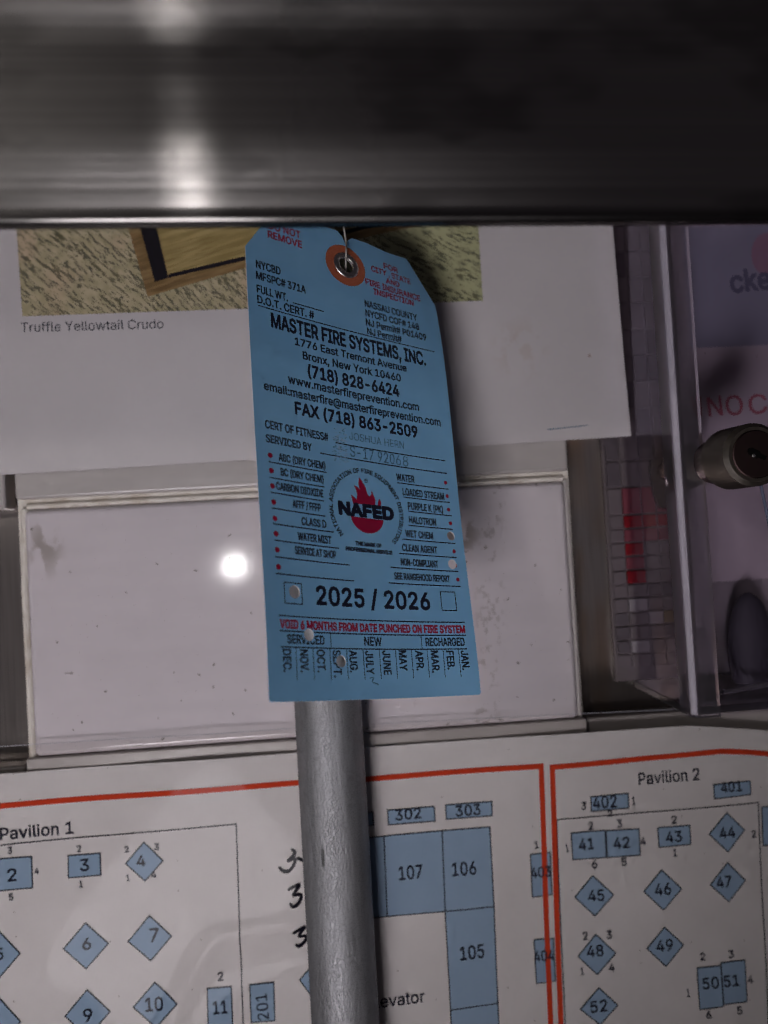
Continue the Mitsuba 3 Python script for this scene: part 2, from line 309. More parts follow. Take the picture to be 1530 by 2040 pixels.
menu_put('tray_slot', flat(Polygon([(-8.50, 12.5), (-8.14, 10.47), (-7.73, 8.54), (-7.26, 8.66), (-7.57, 10.45), (-7.9, 12.5)])), 'photo_dark', photo, .040)
menu_put('tray_slot', flat(Polygon([(-7.26, 8.66), (-4.49, 9.2), (-.9, 10.03), (3.9, 11.1), (3.9, 11.3), (-.9, 10.18), (-4.52, 9.35), (-7.23, 8.80)])), 'photo_dark', photo, .041)
menu_put('caption', text_at('Truffle Yellowtail Crudo', (-12.44, 6.96), (-7.52, 6.89), .33), 'print_black', menu, .012)
menu_put('printed_line', flat(stroke([(6.0, 2.62), (7.5, 2.70)], .03)), 'print_stamp', menu, .012)

# ------------------------------------------------------------------ the seating plan
def seg_dist(x, z, pts):
    d = np.full(np.shape(x), 1e9)
    for (ax, az), (bx, bz) in zip(pts[:-1], pts[1:]):
        t = np.clip(((x - ax) * (bx - ax) + (z - az) * (bz - az)) / ((bx - ax) ** 2 + (bz - az) ** 2), 0, 1)
        d = np.minimum(d, np.hypot(x - ax - t * (bx - ax), z - az - t * (bz - az)))
    return d
def plan_o(x, z):
    d1 = seg_dist(x, z, [(-2.5, -14.1), (-5.91, -14.44), (-6.86, -14.56), (-7.38, -15.26), (-7.82, -16.16), (-8.6, -17.8)])
    d2 = seg_dist(x, z, [(-2.5, -14.9), (-3.71, -15.18), (-5.96, -15.6), (-6.9, -15.9), (-7.8, -16.9)])
    o = 1.42 + .085 * np.exp(-(d1 / .38) ** 2) - .06 * np.exp(-(d2 / .45) ** 2)
    o = o + .05 * np.sin(x * .5 + z * .21) + .03 * np.sin(x * .9 - z * .8 + 1)
    return o + .10 * np.exp(-((x - 10.5) / 1.4) ** 2 - ((z + 8.6) / 1.2) ** 2) + .035 * np.exp(-((x - 9.5 - (z + 14) * .6) / .3) ** 2) * np.clip((z + 16) / 2, 0, 1) * np.clip((-12.6 - z) / .8, 0, 1)
def on_plan(v, lift): return world(np.c_[v, plan_o(v[:, 0], v[:, 1]) + lift])
def plan_put(name, vf, mat, parent, lift=.014):
    v, f = fine(*vf, .34); return put(name, (on_plan(v, lift), f), mat, parent, True)
plan = thing('seating_plan', 'white printed table seating plan with red borders on the wall behind the grey pipe', 'paper')
gx, gz = np.arange(-17.5, 17.6, .22), np.arange(-22.5, -8.3, .22)
top = np.interp(gx, [-17.5, -13.84, -4.2, 7, 10.5, 13.5, 17.5], [-8.32, -8.34, -8.35, -8.38, -8.40, -8.80, -9.6])
XX = np.repeat(gx[:, None], len(gz), 1); tt = (gz - gz[0]) / (gz[-1] - gz[0]); ZZ = gz[0] + tt[None] * (top[:, None] - gz[0])
i, j = np.meshgrid(np.arange(len(gx) - 1), np.arange(len(gz) - 1), indexing='ij'); m_ = len(gz)
fq = np.stack([i * m_ + j, (i + 1) * m_ + j, (i + 1) * m_ + j + 1, i * m_ + j + 1], -1).reshape(-1, 4)
fq = np.vstack([fq[:, [0, 1, 2]], fq[:, [0, 2, 3]]])
pv = np.c_[XX.ravel(), ZZ.ravel()]
put('paper', (on_plan(pv, 0), fq), 'plan_paper', plan, True)
put('paper_back', (on_plan(pv, -.03), fq[:, ::-1]), 'plan_paper', plan, True)
ft = np.interp(gx, [-17.5, -13.8, -4.16, 7, 11.1, 17.5], [-7.36, -7.38, -7.46, -7.67, -7.79, -7.95])
ZF = gz[0] + tt[None] * (ft[:, None] - gz[0])
fv = np.c_[XX.ravel(), ZF.ravel()]
put('laminate_film', (on_plan(fv, .10), fq), 'clear_film', plan, True)
fe = [(x, plan_o(x, z) + .10, z) for x, z in zip(gx, ft)]
put('laminate_edge', tube(fe, .014, 6), 'white_tube', plan, True)
BLOCKS = [
('2',[(-14.47,-11.22),(-12.95,-11.26),(-12.96,-12.32),(-14.52,-12.32)]),
('3',[(-11.71,-11.33),(-10.62,-11.32),(-10.63,-12.07),(-11.73,-12.08)]),
('4',[(-9.1,-11.05),(-8.48,-11.74),(-9.13,-12.4),(-9.76,-11.74)]),
('5',[(-14.2,-13.6),(-13.45,-14.48),(-14.23,-15.3),(-14.94,-14.43)]),
('6',[(-11.22,-13.66),(-10.49,-14.44),(-11.27,-15.22),(-11.99,-14.46)]),
('7',[(-9.05,-13.62),(-8.33,-14.39),(-9.08,-15.17),(-9.82,-14.44)]),
('8',[(-14.37,-15.67),(-13.52,-16.76),(-14.41,-17.57),(-15.12,-16.62)]),
('9',[(-11.28,-15.95),(-10.55,-16.77),(-11.33,-17.56),(-12.05,-16.76)]),
('10',[(-8.98,-15.92),(-8.24,-16.68),(-9.0,-17.44),(-9.75,-16.7)]),
('11',[(-7.19,-16.29),(-6.35,-16.26),(-6.38,-17.77),(-7.22,-17.78)]),
('201',[(-5.71,-16.25),(-4.88,-16.24),(-4.91,-17.58),(-5.73,-17.57)]),
('',[(-3.59,-15.86),(-3.05,-16.43),(-3.6,-16.82),(-3.97,-16.24)]),
('301',[(-1.66,-10.64),(-1.09,-10.62),(-1.08,-11.08),(-1.63,-11.1)]),
('302',[(-0.56,-10.61),(1.11,-10.63),(1.12,-11.15),(-0.56,-11.13)]),
('303',[(1.53,-10.61),(3.19,-10.6),(3.17,-11.1),(1.52,-11.12)]),
('108',[(-1.9,-11.51),(-0.74,-11.51),(-0.78,-14.32),(-1.96,-14.33)]),
('107',[(-0.74,-11.51),(1.35,-11.51),(1.28,-14.32),(-0.78,-14.32)]),
('106',[(1.35,-11.51),(3.06,-11.49),(3.04,-14.31),(1.28,-14.32)]),
('105',[(1.28,-14.32),(3.04,-14.31),(2.98,-17.73),(1.27,-17.79)]),
('104',[(1.27,-17.79),(2.98,-17.73),(2.95,-19.79),(1.22,-19.81)]),
('403',[(4.46,-12.57),(5.18,-12.55),(5.16,-14.07),(4.45,-14.1)]),
('404',[(4.42,-15.62),(5.12,-15.62),(5.09,-17.11),(4.41,-17.15)]),
('402',[(6.77,-10.68),(8.15,-10.67),(8.14,-11.19),(6.76,-11.2)]),
('401',[(11.34,-10.6),(12.72,-10.58),(12.72,-11.07),(11.33,-11.11)]),
('41',[(5.98,-11.92),(7.22,-11.92),(7.21,-12.89),(5.99,-12.88)]),
('42',[(7.25,-11.94),(8.46,-11.96),(8.44,-12.89),(7.24,-12.89)]),
('43',[(9.15,-11.97),(10.33,-11.97),(10.32,-12.65),(9.14,-12.66)]),
('44',[(11.76,-11.65),(12.39,-12.33),(11.71,-13.06),(11.04,-12.35)]),
('45',[(6.67,-13.5),(7.37,-14.22),(6.66,-14.93),(5.98,-14.22)]),
('46',[(9.18,-13.47),(9.87,-14.2),(9.15,-14.89),(8.48,-14.18)]),
('47',[(11.67,-13.44),(12.3,-14.15),(11.62,-14.84),(10.96,-14.17)]),
('48',[(6.64,-15.57),(7.32,-16.29),(6.61,-17.0),(5.96,-16.31)]),
('49',[(9.16,-15.52),(9.82,-16.22),(9.13,-16.93),(8.47,-16.22)]),
('50',[(10.27,-17.09),(11.15,-17.07),(11.13,-18.51),(10.26,-18.55)]),
('51',[(11.16,-16.97),(12.05,-16.95),(12.01,-18.41),(11.14,-18.44)]),
('52',[(6.64,-17.47),(7.29,-18.16),(6.61,-18.8),(5.93,-18.18)]),
('400',[(13.11,-11.57),(13.8,-11.55),(13.76,-12.95),(13.07,-12.97)]),
]
TEXTS = [
('Pavilion 1',(-13.95, -10.59),(-11.51, -10.58), 0.4),
('2',(-13.77, -12.03),(-13.48, -12.03), 0.42),
('3',(-11.31, -11.88),(-11.02, -11.88), 0.39),
('4',(-9.37, -11.87),(-9.09, -11.87), 0.38),
('5',(-14.23, -14.63),(-14.01, -14.63), 0.39),
('6',(-11.35, -14.56),(-11.07, -14.56), 0.39),
('7',(-9.06, -14.52),(-8.78, -14.52), 0.45),
('9',(-11.43, -17.03),(-11.14, -17.02), 0.43),
('10',(-9.33, -16.88),(-8.73, -16.87), 0.45),
('11',(-7.01, -17.16),(-6.53, -17.15), 0.43),
('3',(-13.72, -11.09),(-13.59, -11.09), 0.22),
('4',(-12.86, -11.86),(-12.73, -11.86), 0.21),
('5',(-13.74, -12.68),(-13.61, -12.67), 0.22),
('2',(-11.39, -11.23),(-11.26, -11.22), 0.22),
('1',(-11.36, -12.43),(-11.26, -12.43), 0.22),
('2',(-9.75, -11.36),(-9.62, -11.35), 0.21),
('3',(-8.74, -11.35),(-8.59, -11.35), 0.22),
('1',(-9.73, -12.34),(-9.65, -12.33), 0.21),
('4',(-8.89, -12.31),(-8.74, -12.3), 0.21),
('2',(-6.8, -16.05),(-6.62, -16.05), 0.29),
('302',(-0.29, -11.0),(0.62, -10.99), 0.37),
('303',(1.88, -11.04),(2.76, -11.03), 0.37),
('107',(-0.28, -13.1),(0.55, -13.09), 0.46),
('106',(1.62, -13.11),(2.47, -13.11), 0.45),
('105',(1.73, -16.08),(2.59, -16.07), 0.47),
('Elevator',(-1.63, -17.41),(0.37, -17.38), 0.41),
('403',(4.44, -13.41),(5.16, -13.41), 0.37),
('404',(4.39, -16.39),(5.1, -16.38), 0.37),
('1',(4.63, -12.37),(4.78, -12.36), 0.26),
('3',(6.4, -11.11),(6.57, -11.12), 0.27),
('402',(6.83, -11.12),(7.7, -11.12), 0.44),
('1',(8.28, -11.08),(8.39, -11.08), 0.27),
('2',(7.35, -11.44),(7.53, -11.43), 0.21),
('401',(11.6, -10.91),(12.38, -10.91), 0.37),
('Pavilion 2',(8.57, -10.39),(10.82, -10.38), 0.42),
('2',(6.62, -11.86),(6.8, -11.85), 0.27),
('3',(7.68, -11.86),(7.86, -11.85), 0.27),
('41',(6.24, -12.56),(6.78, -12.55), 0.39),
('42',(7.5, -12.6),(8.07, -12.6), 0.39),
('1',(5.76, -12.58),(5.86, -12.57), 0.27),
('6',(6.67, -13.23),(6.86, -13.23), 0.29),
('5',(7.74, -13.22),(7.93, -13.22), 0.27),
('4',(8.49, -12.54),(8.67, -12.54), 0.27),
('2',(9.68, -11.87),(9.87, -11.86), 0.27),
('43',(9.42, -12.51),(10.0, -12.51), 0.37),
('1',(9.65, -13.02),(9.77, -13.02), 0.26),
('44',(11.44, -12.55),(12.01, -12.55), 0.39),
('2',(12.66, -12.64),(12.83, -12.63), 0.26),
('45',(6.47, -14.4),(7.03, -14.4), 0.39),
('46',(8.89, -14.36),(9.46, -14.34), 0.41),
('47',(11.21, -14.31),(11.75, -14.31), 0.39),
('48',(6.29, -16.35),(6.88, -16.34), 0.39),
('2',(6.18, -15.74),(6.36, -15.73), 0.27),
('3',(7.03, -15.75),(7.21, -15.75), 0.27),
('1',(6.02, -16.95),(6.12, -16.95), 0.24),
('4',(7.05, -16.91),(7.24, -16.91), 0.27),
('49',(8.82, -16.37),(9.42, -16.37), 0.41),
('50',(10.44, -17.85),(11.02, -17.84), 0.39),
('51',(11.22, -17.83),(11.77, -17.82), 0.39),
('2',(10.41, -16.83),(10.59, -16.83), 0.26),
('3',(11.46, -16.83),(11.65, -16.83), 0.26),
('4',(12.1, -17.77),(12.28, -17.77), 0.26),
('1',(9.83, -18.07),(9.93, -18.07), 0.27),
('6',(10.47, -18.88),(10.66, -18.88), 0.26),
('5',(11.63, -18.83),(11.81, -18.82), 0.27),
('52',(6.3, -18.34),(6.9, -18.32), 0.41),
]
def inside(p, c4):
    return Polygon(c4).buffer(.06).contains(Point(p))
used = set()
for name, c4 in BLOCKS:
    if name == '':
        continue_name = None
    # 301, 400 and the two long rooms are cut by the pipe or the frame edge
    blk = plan_put('table_block', flat(Polygon(c4)), 'print_blue', plan, .010)
    ring = Polygon(c4); w = .045
    plan_put('outline', flat(ring.buffer(w / 2, join_style=2).difference(ring.buffer(-w / 2, join_style=2))), 'print_line', blk, .020)
    for q, (t, a, b, h) in enumerate(TEXTS):
        if t == name and q not in used and inside(((a[0] + b[0]) / 2, a[1] + h / 2), c4):
            used.add(q); plan_put('number', thick(text_at(t, a, b, h), .010), 'print_black', blk, .030)
    if name == '201':
        plan_put('number', text_at('201', (-5.10, -17.50), (-5.14, -16.60), .40), 'print_black', blk, .030)
for q, (t, a, b, h) in enumerate(TEXTS):
    if q not in used:
        plan_put('room_name' if len(t) > 4 else 'seat_number', thick(text_at(t, a, b, h), .008), 'print_black', plan, .030)
for pts in ([(-16, -10.80), (-5.89, -10.67), (-6.01, -17.55), (-6.1, -22.4)], [(5.28, -22.4), (5.48, -11.40), (12.99, -11.39), (12.77, -18.98), (12.7, -22.4)]):
    plan_put('room_outline', flat(stroke(pts, .045)), 'print_line', plan, .016)
plan_put('red_border', flat(stroke([(-17.4, -9.44), (-3.65, -9.40), (-1.35, -9.46), (5.03, -9.46), (4.80, -19.68), (4.74, -22.4)], .19)), 'print_orange', plan, .024)
plan_put('red_border', flat(stroke([(5.10, -22.4), (5.16, -19.71), (5.43, -9.52), (9.87, -9.45), (11.7, -9.42), (12.71, -9.53), (13.73, -9.69), (17, -10.3)], .19)), 'print_orange', plan, .024)
for pts in ([(-3.98, -11.70), (-3.92, -11.85), (-4.13, -12.06), (-3.93, -12.0), (-3.98, -12.26), (-4.22, -12.43), (-4.45, -12.29)],
            [(-4.16, -13.05), (-3.85, -13.01), (-4.02, -13.27), (-3.78, -13.26), (-3.81, -13.48), (-4.14, -13.57)],
            [(-4.07, -14.56), (-3.75, -14.46), (-3.9, -14.71), (-3.66, -14.73), (-3.72, -14.92), (-4.01, -15.03)]):
    s = spline(pts, 30); g = unary_union([Point(p).buffer(.055 + .015 * math.sin(3 * i / 29 * 3.14)) for i, p in enumerate(s)] + [LineString(s).buffer(.055)])
    plan_put('handwritten_number', flat(g.simplify(.004)), 'ink', plan, .024)
plan_put('handwritten_dash', flat(LineString([(-3.8, -12.01), (-3.56, -12.13)]).buffer(.06)), 'ink', plan, .024)

# ------------------------------------------------------------------ the pipe
R = 1.13; px, po = -2.42, 2.74
na, zs = 96, np.linspace(-24, 12, 60)
ang = np.linspace(0, 2 * np.pi, na + 1)
A, Z = np.meshgrid(ang, zs, indexing='ij')
pvx = np.stack([px + R * np.sin(A), po + R * np.cos(A), Z], -1).reshape(-1, 3)
i, j = np.meshgrid(np.arange(na), np.arange(len(zs) - 1), indexing='ij'); m_ = len(zs)
f = np.stack([i * m_ + j, (i + 1) * m_ + j, (i + 1) * m_ + j + 1, i * m_ + j + 1], -1).reshape(-1, 4)
uvp = np.stack([((A + np.pi) % (2 * np.pi) - np.pi) * R * CM, Z * CM], -1).reshape(-1, 2)
k = put('pipe', (np.stack([pvx[:, 0], -pvx[:, 1], pvx[:, 2]], 1) * CM, f), 'galvanized', smooth=True, uv=uvp)
tag(k, 'vertical grey galvanized steel pipe standing in front of the seating plan', 'pipe')

# ------------------------------------------------------------------ the blue inspection tag (u to the right, v up from its lower edge)
W_, H_ = .0667, .135
KC = np.array([[-94.895, -749.225, 154.804], [-10.2, 187.457, 648.194], [-1.139, 1.777, -0.592], [-0.464, 0.909, -0.307], [-0.58, 0.89, -0.299], [-0.042, -0.008, -0.026], [279.65, 174.492, -46.358], [5.451, -6.869, 1.982], [-1.596, 2.053, -0.751], [-1.98, 2.979, -0.972], [-0.53, 0.962, -0.328], [0.199, -0.458, 0.096], [4.042, -5.822, 1.621], [-4.928, 6.869, -2.056], [-0.619, 1.144, -0.426], [-0.502, 0.837, -0.303], [-0.519, 0.725, -0.247], [0.236, -0.407, 0.089], [-0.247, 0.032, -0.039], [0.134, 0.214, -0.068], [-0.092, 0.035, -0.018], [-0.0, -0.026, -0.014], [0.067, -0.078, 0.01], [-0.001, -0.069, 0.012]]) * 1e-4
def surf(u, v):
    return np.polynomial.chebyshev.chebvander2d(2 * np.asarray(u) * CM / W_ - 1, 2 * np.asarray(v) * CM / H_ - 1, [3, 5]) @ KC
def bend(uv, w):
    """Card coordinates in cm -> world, w cm in front of the card's face."""
    u, v = uv[:, 0], uv[:, 1]; e = .02
    n = np.cross(surf(u + e, v) - surf(u - e, v), surf(u, v + e) - surf(u, v - e))
    n /= np.linalg.norm(n, axis=1, keepdims=True)
    return surf(u, v) + n * np.asarray(w).reshape(-1, 1) * CM
TAG = thing('inspection_tag', 'blue cardboard fire inspection tag with punched holes hanging by its brass eyelet', 'tag')
card = Polygon([(0.05, 0), (6.62, 0), (6.67, .05), (6.67, 12.38), (5.80, 13.98), (4.9, 13.90), (4.2, 13.96), (3.62, 13.93), (3.45, 13.78), (3.36, 13.55), (3.27, 13.82), (3.1, 14.0), (.98, 14.0), (0, 12.39), (0, .05)])
HOLES = [(6.24, 4.55, .135), (6.18, 3.70, .145), (.91, 2.62, .165), (1.28, 1.58, .15), (2.23, .95, .15)]
PUNCHED = unary_union([Point(u, v).buffer(r + .012, 24) for u, v, r in HOLES])
card = unary_union([card]).difference(unary_union([Point(u, v).buffer(r, 24) for u, v, r in HOLES] + [Point(3.30, 12.82).buffer(.27, 24)]))
TH = .035
m = trimesh.creation.extrude_polygon(card, TH, engine='earcut')
front = m.face_normals[:, 2] > .5; backf = m.face_normals[:, 2] < -.5; side = ~(front | backf)
for nm, sel, mat in (('card', front, 'tag_card'), ('card_back', backf, 'tag_card'), ('card_edge', side, 'card_core')):
    sub = m.submesh([np.where(sel)[0]], append=True)
    v3, ff = trimesh.remesh.subdivide_to_size(sub.vertices, sub.faces, .5, max_iter=14)
    put(nm, (bend(v3[:, :2], v3[:, 2] - TH), ff), mat, TAG, nm != 'card_edge')
def tag_put(name, vf, mat, lift=.006, size=.6, parent=TAG):
    v, f = fine(*vf, size); return put(name, (bend(v, lift), f), mat, parent)
patch = Point(3.28, 12.81).buffer(.70, 40).difference(Point(3.30, 12.82).buffer(.27, 24))
pk = key('reinforcing_patch', TAG)
v, f = fine(*flat(patch), .3); scene[pk] = mikit.ply((bend(v, .018), f), 'patch_red_material', True)
prof = [(.265, -.06), (.245, .02), (.26, .05), (.31, .075), (.37, .068), (.42, .045), (.435, .018)]
na = 48; a = np.arange(na) * 2 * np.pi / na
v = np.concatenate([np.c_[3.30 + r * np.cos(a), 12.82 + r * np.sin(a), np.full(na, w)] for r, w in prof])
fq2 = np.concatenate([np.stack([q * na + np.arange(na), q * na + (np.arange(na) + 1) % na, (q + 1) * na + (np.arange(na) + 1) % na, (q + 1) * na + np.arange(na)], 1) for q in range(len(prof) - 1)])
put('eyelet', (bend(v[:, :2], v[:, 2]), fq2[:, ::-1]), 'eyelet_metal', TAG, True)
K_, R_ = 'print_black', 'print_red'
LINES = [  # words, baseline from u to u, height on the card v, cap height, bold, ink
 ('DO NOT', .76, 1.77, 13.25, .24, 0, R_), ('REMOVE', .72, 1.80, 12.93, .236, 0, R_),
 ('NYCBD', .30, 1.05, 11.78, .25, 0, K_), ('MFSPC# 371A', .29, 1.84, 11.42, .24, 0, K_), ('FULL WT.', .29, 1.24, 10.98, .24, 0, K_), ('D.O.T. CERT. #', .29, 2.07, 10.65, .24, 0, K_),
 ('FOR', 4.75, 5.29, 13.21, .20, 0, R_), ('CITY , STATE', 4.24, 5.75, 12.93, .20, 0, R_), ('AND', 4.77, 5.27, 12.66, .19, 0, R_), ('FIRE INSURANCE', 3.97, 6.05, 12.37, .21, 0, R_), ('INSPECTION', 4.25, 5.75, 12.10, .20, 0, R_),
 ('NASSAU COUNTY', 3.87, 5.80, 11.56, .225, 0, K_), ('NYCFD COF# 148', 3.87, 5.83, 11.23, .225, 0, K_), ('NJ Permit# P01409', 3.86, 6.07, 10.91, .225, 0, K_), ('NJ Permit#', 3.88, 5.11, 10.62, .22, 0, K_),
 ('MASTER FIRE SYSTEMS, INC.', .68, 5.94, 10.01, .43, 1, K_), ('1776 East Tremont Avenue', 1.40, 5.19, 9.645, .23, 0, K_), ('Bronx, New York 10460', 1.63, 4.94, 9.265, .235, 0, K_),
 ('(718) 828-6424', 1.76, 4.84, 8.755, .36, 1, K_), ('www.masterfireprevention.com', 1.11, 5.51, 8.40, .25, 0, K_), ('email:masterfire@masterfireprevention.com', .35, 6.26, 8.02, .245, 0, K_), ('FAX (718) 863-2509', 1.27, 5.38, 7.52, .35, 1, K_),
 ('CERT OF FITNESS#', .32, 2.27, 6.905, .225, 0, K_), ('SERVICED BY', .32, 1.71, 6.51, .215, 0, K_),
 ('ABC (DRY CHEM)', .67, 2.11, 6.05, .205, 0, K_), ('BC (DRY CHEM)', .70, 2.02, 5.65, .20, 0, K_), ('CARBON DIOXIDE', .54, 1.98, 5.24, .20, 0, K_), ('AFFF / FFFP', 1.01, 1.87, 4.83, .20, 0, K_), ('CLASS D', 1.25, 2.01, 4.395, .20, 0, K_), ('WATER MIST', 1.11, 2.14, 3.975, .20, 0, K_), ('SERVICE AT SHOP', .99, 2.26, 3.595, .195, 0, K_),
 ('WATER', 4.49, 5.11, 6.07, .205, 0, K_), ('LOADED STREAM', 4.67, 6.13, 5.65, .205, 0, K_), ('PURPLE K (PK)', 4.81, 6.04, 5.24, .205, 0, K_), ('HALOTRON', 4.81, 5.75, 4.825, .20, 0, K_), ('WET CHEM', 4.64, 5.59, 4.41, .195, 0, K_), ('CLEAN AGENT', 4.49, 5.69, 3.99, .195, 0, K_), ('NON-COMPLIANT', 4.40, 5.67, 3.575, .19, 0, K_), ('SEE RANGEHOOD REPORT', 4.14, 6.03, 3.17, .18, 0, K_),
 ('2025 / 2026', 1.57, 5.26, 2.36, .46, 1, K_), ('VOID 6 MONTHS FROM DATE PUNCHED ON FIRE SYSTEM', .42, 6.35, 1.715, .20, 1, R_),
 ('SERVICED', .61, 1.74, 1.355, .21, 0, K_), ('NEW', 3.00, 3.55, 1.355, .215, 0, K_), ('RECHARGED', 5.00, 6.29, 1.355, .215, 0, K_),
 ('THE MARK OF', 2.93, 3.78, 4.025, .10, 1, K_), ('PROFESSIONAL SERVICE', 2.60, 4.13, 3.855, .095, 1, K_)]
for t, u0, u1, v0, cap, bold, mat in LINES:
    g = text_at(t, (u0, v0), (u1, v0), cap, bool(bold))
    tag_put('printed_words', thick(g, .009 if bold else .010, PUNCHED), mat)
for t, u, v0, v1 in [('DEC.', .46, 1.21, .68), ('NOV.', .975, 1.21, .68), ('OCT.', 1.49, 1.22, .68), ('SEPT.', 1.985, 1.22, .56), ('AUG.', 2.495, 1.22, .68), ('JULY', 3.01, 1.21, .63), ('JUNE', 3.56, 1.22, .61), ('MAY', 4.085, 1.23, .71), ('APR.', 4.63, 1.22, .71), ('MAR.', 5.135, 1.22, .64), ('FEB.', 5.65, 1.21, .72), ('JAN.', 6.135, 1.21, .69)]:
    tag_put('month', thick(text_at(t, (u, v0), (u, v1), .235), .010, PUNCHED), K_)
tag_put('stamped_words', text_at('JOSHUA HERN', (2.97, 7.08), (4.85, 7.085), .225), 'print_stamp_pale', .010)
tag_put('stamped_words', text_at('S-17 920', (2.96, 6.57), (4.47, 6.545), .32), 'print_stamp', .010)
tag_put('stamped_words', text_at('68', (4.52, 6.545), (4.95, 6.54), .31), 'print_stamp_pale', .010)
rng = np.random.default_rng(3)
smud = []
for q in range(150):
    u, v = 2.36 + .46 * rng.random() ** .8, 6.34 + 1.0 * rng.random(); 
    if rng.random() < .5: v = 6.4 + .31 * round((v - 6.4) / .31) + .05 * rng.normal()
    smud.append(affinity.rotate(sbox(u, v, u + .02 + .09 * rng.random(), v + .008 + .02 * rng.random()), rng.uniform(-25, 35)))
tag_put('stamp_smudge', flat(unary_union(smud[::2])), 'print_stamp_pale', .009)
tag_put('stamp_smudge', flat(unary_union(smud[1::2])), 'rubbed_card', .0095)
tag_put('pencil_mark', flat(LineString(spline([(3.10, .53), (3.2, .51), (3.16, .44), (3.24, .40), (3.34, .36)], 14)).buffer(.014)), 'print_stamp', .009)
rule = lambda u0, u1, v, w=.034: tag_put('printed_rule', flat(sbox(u0, v - w / 2, u1, v + w / 2).difference(PUNCHED)), K_, .007)
for u0, u1, v in [(.28, 6.32, 10.565), (1.39, 2.41, 10.985), (2.49, 6.32, 6.90), (1.97, 6.32, 6.50), (.39, 6.37, 2.01), (.39, 6.37, 1.645), (.40, 6.35, 1.265),
                  (.35, 2.15, 5.965), (.36, 2.04, 5.535), (.36, 1.99, 5.135), (.37, 2.01, 4.715), (.38, 2.24, 4.305), (.38, 2.38, 3.88), (.38, 2.69, 3.455), (.37, 2.80, 3.035),
                  (4.50, 6.32, 6.0), (4.67, 6.33, 5.585), (4.79, 6.34, 5.175), (4.76, 6.34, 4.755), (4.50, 6.36, 4.33), (4.36, 6.36, 3.905), (4.03, 6.36, 3.49), (3.93, 6.38, 3.05)]:
    rule(u0, u1, v)
for q in range(11): tag_put('printed_rule', flat(sbox(.854 + .521 * q - .011, .50, .854 + .521 * q + .011, 1.25)), K_, .007)
for u in (1.94, 4.86): tag_put('printed_rule', flat(sbox(u - .011, 1.28, u + .011, 1.63)), K_, .007)
for u0, u1, v0, v1 in [(.60, 1.125, 2.32, 2.84), (5.65, 6.15, 2.345, 2.875)]:
    b = sbox(u0, v0, u1, v1).exterior.buffer(.014, join_style=2)
    tag_put('check_box', flat(b.difference(unary_union([Point(u, v).buffer(r + .01) for u, v, r in HOLES]))), K_, .007)
for q, v in enumerate([6.15, 5.73, 5.31, 4.88, 4.45, 4.05, 3.64, 3.21]): tag_put('red_dot', flat(Point(.41 + .007 * q, v).buffer(.072, 12)), R_, .007)
for u, v in [(6.24, 6.20), (6.25, 5.78), (6.25, 5.36), (6.27, 4.94), (6.29, 4.09), (6.31, 3.25)]: tag_put('red_dot', flat(Point(u, v).buffer(.058, 12)), R_, .007)
dot = Point(6.27, 3.67).buffer(.075, 12).difference(Point(6.18, 3.70).buffer(.14)); tag_put('red_dot', flat(dot), R_, .007)
# the emblem: flames over a bowl, bold letters between, and a ring of lettering
EM = TAG + '__emblem'
flame = Polygon([(2.94, 5.19), (2.91, 5.31), (2.89, 5.45), (3.0, 5.37), (3.065, 5.325), (3.10, 5.47), (3.055, 5.63), (2.997, 5.735), (3.137, 5.685), (3.195, 5.625), (3.158, 5.80), (3.206, 5.995), (3.30, 5.87), (3.39, 5.72), (3.42, 5.607), (3.45, 5.52), (3.512, 5.458), (3.571, 5.534), (3.587, 5.652), (3.658, 5.50), (3.70, 5.366), (3.676, 5.225)])
flame2 = Polygon([(3.762, 5.235), (3.782, 5.339), (3.828, 5.437), (3.889, 5.342), (3.863, 5.233)])
th = np.linspace(math.radians(185), math.radians(355), 24)
bowl = Polygon([(3.375 + .545 * math.cos(t), 4.86 + .47 * math.sin(t)) for t in th])
v, f = fine(*flat(unary_union([flame, flame2, bowl])), .4); scene[EM] = mikit.ply((bend(v, .007), f), R_ + '_material')
tag_put('letters', thick(text_at('NAFED', (2.46, 4.85), (4.26, 4.87), .33, True), .028), K_, .016, .4, EM)
cx, cy, rr = 3.375, 5.03, 1.17
ring = 'NATIONAL ASSOCIATION OF FIRE EQUIPMENT DISTRIBUTORS'
wid = [text2d(c)[2] + .28 if c != ' ' else .55 for c in ring]; tot = sum(wid)
a0, a1 = math.radians(222), math.radians(-46); at, parts = 0, []
for c, w in zip(ring, wid):
    a = a0 + (a1 - a0) * (at + w / 2) / tot; at += w
    if c == ' ': continue
    v, f, ww = text2d(c); s = .125
    q = (v - [ww / 2, 0]) * [s * 1.0, s]
    ca, sa = math.cos(a - math.pi / 2), math.sin(a - math.pi / 2)
    parts.append((np.c_[q[:, 0] * ca - q[:, 1] * sa + cx + (rr - s / 2) * math.cos(a), q[:, 0] * sa + q[:, 1] * ca + cy + (rr - s / 2) * math.sin(a)], f))
tag_put('ring_of_letters', thick(join(parts), .008), K_, .007, .6, EM)
tag_put('registered_mark', join([flat(Point(3.42, 5.91).buffer(.062, 12).difference(Point(3.42, 5.91).buffer(.045, 12))), text_at('R', (3.395, 5.875), (3.447, 5.875), .07, True)]), K_, .007, .6, EM)
